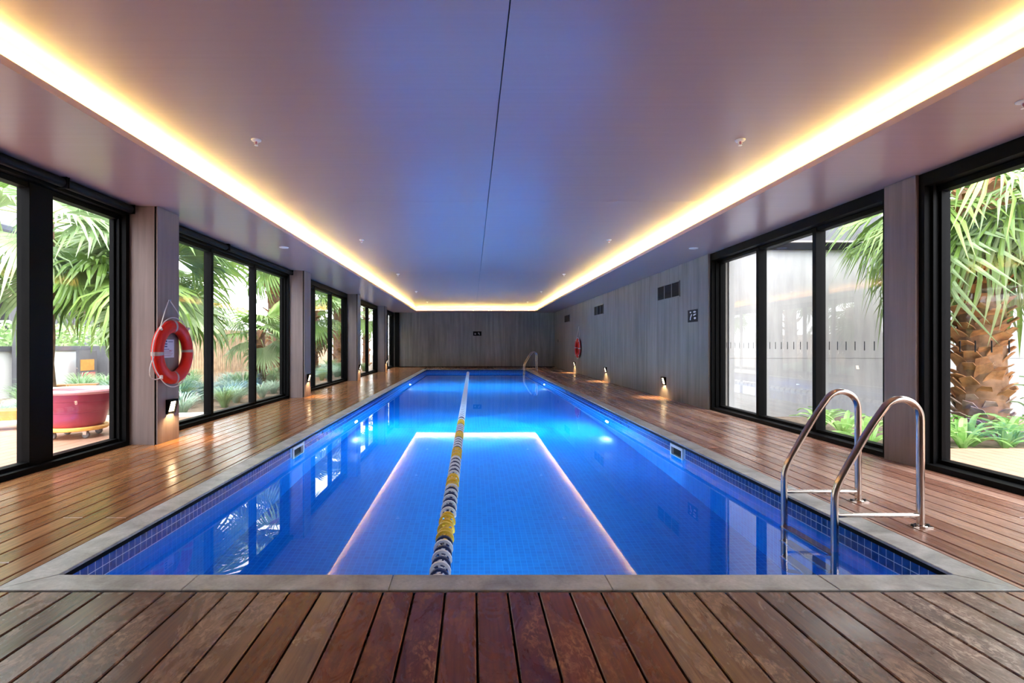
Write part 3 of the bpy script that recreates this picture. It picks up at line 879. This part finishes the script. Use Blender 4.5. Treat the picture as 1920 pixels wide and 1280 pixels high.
# ------------------------------------------------------------------ palms
def fan_mesh(seed, L=.9, pet=.7, n=40, spread=225, droop=.35, mats=('palm', 'petiole'), split=.6):
    r = random.Random(seed); mb = MB()
    # local: +y is outwards, petiole from origin to (0,pet,0), blade hub there
    pp = [(0, 0, 0), (0, pet*.5, .03), (0, pet, 0)]
    mb.cur = 1
    mb.tube(pp, [.02, .014, .010], 5)
    mb.cur = 0
    hub = Vector((0, pet, 0)); da = math.radians(spread)/n
    def pt(a, rad, lift, dr):
        x = math.sin(a)*rad; y = math.cos(a)*rad
        q = rad/L
        return hub+Vector((x, y, lift-dr*L*q*q+.10*L*abs(math.sin(a*.5))*q))
    for i in range(n):
        a = -math.radians(spread)/2+(i+.5)*da
        l = L*(1-.22*abs(a/math.radians(spread/2))**2)*r.uniform(.9, 1.05)
        dr = droop*r.uniform(.6, 1.5); tw = r.uniform(-.02, .02)
        r1, r2 = l*split, l*.83
        h1, h2 = da*.5, da*.33
        v = [hub, pt(a-h1, r1, -.008, droop), pt(a, r1, .014, droop), pt(a+h1, r1, -.008, droop),
             pt(a-h2+tw, r2, 0, dr), pt(a+tw, r2, .010, dr), pt(a+h2+tw, r2, 0, dr), pt(a+tw*2, l, 0, dr*1.35)]
        mb.add(v, [(0, 2, 1), (0, 3, 2), (1, 2, 5, 4), (2, 3, 6, 5), (4, 5, 7), (5, 6, 7)])
    return mb.mesh('frond', [M[m] for m in mats])
FAN = [fan_mesh(i, L=1.1, droop=.28+.12*i) for i in range(3)]
FANP = [fan_mesh(10+i, L=1.1, droop=.3+.12*i, mats=('palmpale', 'petiole')) for i in range(3)]
FANR = [fan_mesh(30+i, L=1.1, droop=.42+.14*i, n=46, spread=240, split=.36, mats=(('palm', 'palmpale', 'palm')[i], 'petiole')) for i in range(3)]
FAND = [fan_mesh(20, L=.9, droop=.5, n=26, mats=('dead', 'dead'), spread=180)]
def boot_mesh(seed, mat):
    r = random.Random(seed); mb = MB()
    # a broken leaf base: broad at the trunk, curling out and up, +x outwards
    w0, w1 = .13, .075; h = .20*r.uniform(.8, 1.2); o = .10*r.uniform(.7, 1.4); t = .022
    a = [(-.03, -w0, 0), (-.03, w0, 0), (.035, w0*.85, h*.45), (.035, -w0*.85, h*.45), (o, -w1+r.uniform(-.02, .02), h*r.uniform(.85, 1.1)), (o*1.05, w1+r.uniform(-.02, .02), h*r.uniform(.8, 1.05))]
    b = [(x-t, y, z+.004) for x, y, z in a]
    v = a+b
    f = [(0, 1, 2, 3), (3, 2, 5, 4), (6, 9, 8, 7), (9, 10, 11, 8), (0, 3, 9, 6), (3, 4, 10, 9), (1, 7, 8, 2), (2, 8, 11, 5), (4, 5, 11, 10), (0, 6, 7, 1)]
    return mb.add(v, f).mesh('leaf_base', M[mat])
BOOTS = [boot_mesh(i, 'boot') for i in range(4)]; BOOTSG = [boot_mesh(9+i, 'bootgrey') for i in range(3)]
def palm(loc, label, hub, rad, nf, elev=(70, -45), scale=1.0, seed=1, boots=0, height=None, dead=0, pale=.3, bscale=1.0, az0=0.0, fans=None):
    r = random.Random(seed)
    k = thing('fan_palm', label, 'palm tree', loc, 0, 'fan palms in the gardens')
    top = height or hub
    pts = [(r.uniform(-.02, .02), r.uniform(-.02, .02), z*top/8) for z in range(9)]; pts[0] = (0, 0, -.1)
    MB().tube(pts, [rad*1.12]+[rad*(1-.15*i/8) for i in range(1, 9)], 14).build('trunk', M['trunk'], k, True)
    for i in range(boots):
        z = top*(i+.5)/boots*.97; a = i*2.3999+r.uniform(-.2, .2)
        me = r.choice(BOOTS if z > .55 or boots < 60 else BOOTSG)
        R_ = rad*(1-.15*z/top)-.015
        m = Matrix.Translation((R_*math.cos(a), R_*math.sin(a), z-.08)) @ Matrix.Rotation(a, 4, 'Z') @ Matrix.Rotation(r.uniform(-.35, .35), 4, 'X') @ Matrix.Rotation(r.uniform(-.1, .3), 4, 'Y') @ Matrix.Scale(bscale*r.uniform(.85, 1.2), 4)
        put('leaf_base', me, k, None, m)
    for i in range(nf+dead):
        f = i/max(1, nf-1)
        el = math.radians(elev[0]+(elev[1]-elev[0])*min(1, f)+r.uniform(-9, 9)) if i < nf else math.radians(r.uniform(-75, -60))
        az = az0+i*2.3999+r.uniform(-.25, .25)
        d = Vector((math.cos(az)*math.cos(el), math.sin(az)*math.cos(el), math.sin(el)))
        s = Vector((-math.sin(az), math.cos(az), 0))*-1; nrm = s.cross(d).normalized()
        m = Matrix((s, d, nrm)).transposed().to_4x4()
        m = Matrix.Translation((0, 0, hub+r.uniform(-.15, .15)-.25*f)) @ m @ Matrix.Rotation(r.uniform(-.5, .5), 4, 'Y') @ Matrix.Scale(scale*r.uniform(.88, 1.1), 4)
        me = r.choice(FAND) if i >= nf else r.choice(fans) if fans else (r.choice(FANP) if r.random() < pale else r.choice(FAN))
        put('frond', me, k, None, m)
    return k
palm((-6.7, 10.7, -.1), 'big fan palm behind the ring buoy column', 2.9, .16, 20, scale=1.15, seed=3, boots=20, elev=(55, -55), pale=.45)
palm((-8.0, 9.6, -.1), 'tall fan palm behind the planter tub', 3.6, .15, 15, scale=1.1, seed=14, elev=(60, -50), pale=.6)
palm((-5.8, 14.0, -.1), 'low fan palm in the grasses near the second left column', 1.65, .15, 11, scale=.72, seed=5, boots=14, elev=(60, -35), pale=.3)
palm((-6.3, 16.3, -.1), 'tall fan palm with bare trunk seen beside the second left column', 4.3, .2, 16, scale=1.0, seed=8, boots=46, elev=(65, -40), pale=.3)
palm((-6.3, 20.3, -.1), 'fan palm with dry fronds seen past the second left column', 2.7, .2, 11, scale=.95, seed=11, boots=30, dead=5, elev=(65, -30))
palm((-6.3, 24.2, -.1), 'far fan palm with a stout trunk seen past the second left column', 3.8, .28, 13, scale=.95, seed=17, boots=40, elev=(65, -35))
palm((-6.2, 30.0, -.1), 'farthest fan palm seen past the third left column', 3.4, .2, 12, scale=1.0, seed=19, boots=20)
palm((6.95, 7.0, -.1), 'stout fan palm with shaggy brown trunk in the right courtyard', 3.25, .26, 30, scale=.95, seed=23, boots=290, height=4.8, elev=(25, -48), pale=.5, bscale=.72, az0=.6, fans=FANR)

# ------------------------------------------------------------------ undergrowth
def clump_mesh(seed, n, h, w, width, mat):
    r = random.Random(seed); mb = MB()
    for i in range(n):
        a = r.uniform(0, 2*PI); l = h*r.uniform(.7, 1.25); out = w*r.uniform(.25, 1.1); b0 = r.uniform(0, .08)
        d = Vector((math.cos(a), math.sin(a), 0)); p = Vector((-d.y, d.x, 0)); ww = width*r.uniform(.7, 1.2)
        vs = []; K = 5
        for j in range(K+1):
            t_ = j/K; c = d*(b0+out*t_**1.4)+Vector((0, 0, l*(1.55*t_-.95*t_*t_)))
            wj = ww*(1-t_**2.2)*(.6+.4*min(1, t_*3))
            vs += [c-p*wj, c+p*wj]
        mb.add(vs, [(2*j, 2*j+1, 2*j+3, 2*j+2) for j in range(K)])
    return mb.mesh('grass_clump', M[mat])
GR_ = [clump_mesh(1, 230, .62, .65, .007, 'grass'), clump_mesh(2, 230, .56, .7, .0065, 'grassblue'), clump_mesh(3, 210, .70, .6, .007, 'grass'), clump_mesh(4, 230, .52, .66, .0065, 'grassblue')]
r = random.Random(5); spots = []
for i in range(1500):
    X = r.uniform(-10.0, -4.95); Y = r.uniform(6.5, 24)
    edge = 8.38-.42*max(0, -X-4.2)
    if Y < edge+.55 or X < -4.4-.62*(Y-2)*.9: continue
    if Y > 14 and X < -7: continue
    if any((X-a)**2+(Y-b)**2 < .42 for a, b in spots): continue
    spots.append((X, Y))
    if len(spots) >= 150: break
for X, Y in spots:
    q = r.randrange(4)
    o = put('grass_clump', GR_[q], None, (X, Y, -.12)); o.rotation_euler = (0, 0, r.uniform(0, 6.28)); s_ = r.uniform(.8, 1.15); o.scale = (s_, s_, s_)
    px = 885+960*X/Y
    zone = ('behind the planter tub' if px < 260 else 'seen between the ring buoy and the first mullion' if px < 405 else 'in the middle pane past the ring buoy' if px < 485
            else 'in the third pane past the ring buoy' if px < 550 else 'past the second left column')
    hue = ('green', 'bluish')[q % 2]
    tag(o, 'arching %s grass clump %s' % (hue, zone), 'grass', '%s grass %s' % (hue, zone))
# broad-leaved lilies in the right courtyard: each leaf is a part
def lily_leaf(seed, l, out, width):
    r = random.Random(seed); mb = MB(); vs = []; K = 6
    for j in range(K+1):
        t_ = j/K; x = .02+out*t_**1.3; z = l*(1.6*t_-1.0*t_*t_); w = width*math.sin(PI*min(1, .12+.88*t_))**.7
        vs += [(x, -w, z+.012), (x, 0, z), (x, w, z+.012)]
    fs = []
    for j in range(K):
        for q in (0, 1): fs.append((3*j+q, 3*j+q+1, 3*j+q+4, 3*j+q+3))
    return mb.add(vs, fs).mesh('leaf', M['lily'])
LILY = [lily_leaf(1, .42, .40, .034), lily_leaf(2, .50, .30, .040), lily_leaf(3, .36, .48, .030)]
LILYB = [lily_leaf(4, .62, .26, .075), lily_leaf(5, .55, .36, .085)]
r = random.Random(9)
lsp = [(6.7, 6.35), (7.3, 6.45), (5.6, 6.3), (6.2, 6.35), (4.85, 6.25), (5.35, 6.1), (5.9, 6.15), (6.45, 6.2), (5.0, 6.9), (5.6, 6.75), (7.0, 6.15), (7.6, 6.2), (6.1, 6.7), (8.1, 6.5), (5.2, 7.6)]
for i, (X, Y) in enumerate(lsp):
    zn = 'seen through the pane behind the near ladder' if 960*X/Y < 780 else 'at the foot of the courtyard palm'
    k = thing('lily_clump', 'bright green lily clump '+zn, 'plant', (X, Y, -.12), r.uniform(0, 6), 'lilies '+zn)
    for j in range(16):
        o = put('leaf', r.choice(LILY), k); o.rotation_euler = (r.uniform(-.2, .2), r.uniform(-.3, .25), j*2.4+r.uniform(-.2, .2)); q = r.uniform(.75, 1.1); o.scale = (q, q, q)
for i, (X, Y, l) in enumerate(((7.55, 6.75, 'broad-leaved green shrub right of the courtyard palm'), (8.3, 7.2, 'broad-leaved green shrub by the courtyard wall'))):
    k = thing('broadleaf_shrub', l, 'plant', (X, Y, -.12), r.uniform(0, 6), 'broad-leaved shrubs in the right courtyard')
    for j in range(20):
        o = put('leaf', r.choice(LILYB), k, (0, 0, .02*j)); o.rotation_euler = (r.uniform(-.2, .2), r.uniform(-.4, .2), j*2.4); q = r.uniform(.8, 1.15); o.scale = (q, q, q)
def bush(name, label, x0, x1, y0, y1, z0, z1, n, sz, seed):
    r = random.Random(seed); mb = MB()
    for i in range(n):
        c = Vector((r.uniform(x0, x1), r.uniform(y0, y1), z0+(z1-z0)*r.random()**.7))
        c.z -= .12*(z1-z0)*(math.sin(c.y*2.1+seed)+1)*.5
        u = Vector((r.gauss(0, 1), r.gauss(0, 1), r.gauss(0, 1))).normalized(); v = u.orthogonal().normalized()
        s_ = sz*r.uniform(.6, 1.3)
        mb.add([c-u*s_, c+v*s_*.5, c+u*s_, c-v*s_*.5], [(0, 1, 2, 3)])
    return tag(mb.build(name, M['hedge']), label, 'hedge')
bush('hedge', 'leafy green hedge above the low white garden wall', -12.7, -11.35, -9, 19, .6, 1.75, 11000, .09, 3)
bush('tree_crown', 'pale green tree crown high behind the courtyard wall', 9.0, 12.5, 9.8, 12.5, 3.4, 6.2, 3500, .14, 6)

# ------------------------------------------------------------------ planter tub, dolly, benches
pt = thing('planter_tub', 'maroon planter tub with pale pink rim on the left terrace', 'planter', (-5.02, 6.5, .125))
MB().lathe([(0, 0), (.27, 0), (.30, .03), (.335, .18), (.345, .185), (.35, .21), (.36, .22), (.375, .32), (.385, .325), (.39, .345), (.405, .42), (.36, .42), (.335, .36), (0, .35)], 40).build('tub', M['pot'], pt, True)
MB().lathe([(.395, .405), (.45, .42), (.462, .44), (.455, .462), (.41, .468), (.385, .45), (.385, .41)], 40).build('rim', M['potrim'], pt, True)
MB().lathe([(0, .375), (.37, .375)], 24).build('soil', M['soil'], pt)
dl = thing('plant_dolly', 'yellow timber plant dolly on castors under the planter tub', 'dolly', (-5.02, 6.5, -.02))
MB().lathe([(0, .10), (.33, .10), (.34, .11), (.34, .135), (.33, .145), (0, .145)], 32).build('platform', M['dolly'], dl)
for i in range(4):
    a = PI/4+i*PI/2+.25; c = Vector((.25*math.cos(a), .25*math.sin(a), 0))
    w_ = MB().lathe([(0, -.018), (.038, -.018), (.045, -.010), (.045, .010), (.038, .018), (0, .018)], 16, axis='y').build('castor_wheel', M['signgrey'], dl, True, (c.x, c.y, .046))
    MB().box(-.022, .022, -.026, -.020, 0, .058).box(-.022, .022, .020, .026, 0, .058).box(-.022, .022, -.026, .026, .052, .058).build('fork', M['steel'], w_)
def bench(x, y, rz, ln, h, back, label):
    k = thing('bench', label, 'bench', (x, y, -.12), rz, 'orange timber benches in the left garden')
    for i in range(3): MB().cbox(-ln/2, ln/2, -.18+i*.125, -.07+i*.125, h-.04, h, .004).build('slat', M['orange'], k)
    for sx in (-ln/2+.08, ln/2-.08):
        for sy in (-.15, .15): MB().box(sx-.035, sx+.035, sy-.035, sy+.035, 0, h-.04+(.38 if back and sy > 0 else 0)).build('leg', M['orange'], k)
    if back: MB().box(-ln/2, ln/2, .13, .18, h+.26, h+.36).build('back_rail', M['orange'], k)
    MB().box(-ln/2+.02, ln/2-.02, -.19, -.165, h-.13, h-.04).build('apron', M['orange'], k)
bench(-6.55, 6.95, .5, .9, .37, False, 'low orange timber bench at the left edge of the view')
bench(-7.9, 10.1, .5, .85, .48, False, 'small orange timber bench in the grasses behind the planter tub')

# ------------------------------------------------------------------ garden wall, fence, building
gw = struct(MB().box(-11.1, -10.9, -10, 19.5, -.2, .98).build('wall_garden', M['whitewall']), 'low white rendered garden wall beyond the left glazing')
MB().box(-11.15, -10.85, -10, 19.5, .98, 1.10).build('capping', M['darkgrey'], gw)
for i, (x, y, l) in enumerate(((-10.6, 12.26, 'dark grey pillar against the white garden wall, left of the planter tub'), (-10.6, 14.8, 'dark grey pillar against the white garden wall, behind the planter tub'), (-10.6, 14.1, 'short dark poster board against the white garden wall'))):
    if i < 2:
        p_ = thing('pillar', l, 'pillar', (x, y, -.12), 0, 'dark pillars by the white garden wall')
        MB().box(-.22, .22, -.22, .22, 0, 3.0 if i == 0 else 1.2).build('shaft', M['darkgrey'], p_); MB().box(-.25, .25, -.25, .25, 0, .12).build('plinth', M['darkgrey'], p_)
    else:
        p_ = thing('poster_board', l, 'poster', (x, y, -.12))
        MB().box(-.05, .03, -.33, .33, 0, 1.10).build('board', M['darkgrey'], p_)
        MB().box(.03, .035, -.28, .22, .55, .85).build('orange_print', M['orange'], p_); MB().box(.03, .035, -.26, .26, .2, .5).build('dark_print', M['pot'], p_)
fc = thing('timber_fence', 'tan timber fence of upright slats behind the palms', 'fence', (-8.2, 14.2, -.12))
sl = MB().box(-.012, .012, -.05, .05, .05, 1.75).mesh('slat', M['fence'])
for i in range(110): put('slat', sl, fc, (0, i*.145, 0))
for z in (.4, 1.4): MB().box(-.05, -.012, -.1, 16, z, z+.07).build('rail', M['fence'], fc)
for i in range(9): MB().box(-.12, -.05, i*1.95-.04, i*1.95+.04, 0, 1.7).build('post', M['fence'], fc)
bd = thing('building', 'neighbouring building with tan canopy and white balcony rails beyond the garden', 'building', (-17, 18, 0))
MB().box(-6, -3.2, -32, 14, -.2, 13).build('facade', M['bluegrey'], bd)
MB().box(-3.2, 1.4, -32, 10, 2.75, 3.15).build('canopy', M['slab'], bd)
MB().box(-3.2, 1.2, -32, 10, 3.15, 3.45).build('balcony_floor', M['whitewall'], bd)
MB().box(-3.2, .8, -32, 10, 6.3, 7.6).build('upper_balcony', M['whitewall'], bd)
for y in (-27, -22.5, -18, -13.5, -9, -4.5, 0, 4.5, 9): MB().box(.5, .9, y-.2, y+.2, -.2, 2.75).build('pillar', M['darkgrey'], bd)
rl = MB()
for z in (3.75, 4.05, 4.4): MB().box(1.05, 1.1, -32, 10, z, z+.05).build('balcony_rail', M['white'], bd)
for i in range(28): MB().box(1.04, 1.11, -32+i*1.57-.03, -32+i*1.57+.03, 3.45, 4.45).build('baluster', M['white'], bd)
winm = plain('dark_window_glass', (.04, .05, .07), .1)
for i in range(-8, 10):
    for z0, z1 in ((.2, 2.5), (3.6, 6.1), (7.8, 10.2)):
        w_ = MB().box(-3.2, -3.14, -11.6+i*2.5, -9.6+i*2.5, z0, z1).build('window', M['darkgrey'], bd)
        MB().box(-3.15, -3.12, -11.5+i*2.5, -10.65+i*2.5, z0+.1, z1-.1).box(-3.15, -3.12, -10.55+i*2.5, -9.7+i*2.5, z0+.1, z1-.1).build('pane', winm, w_)
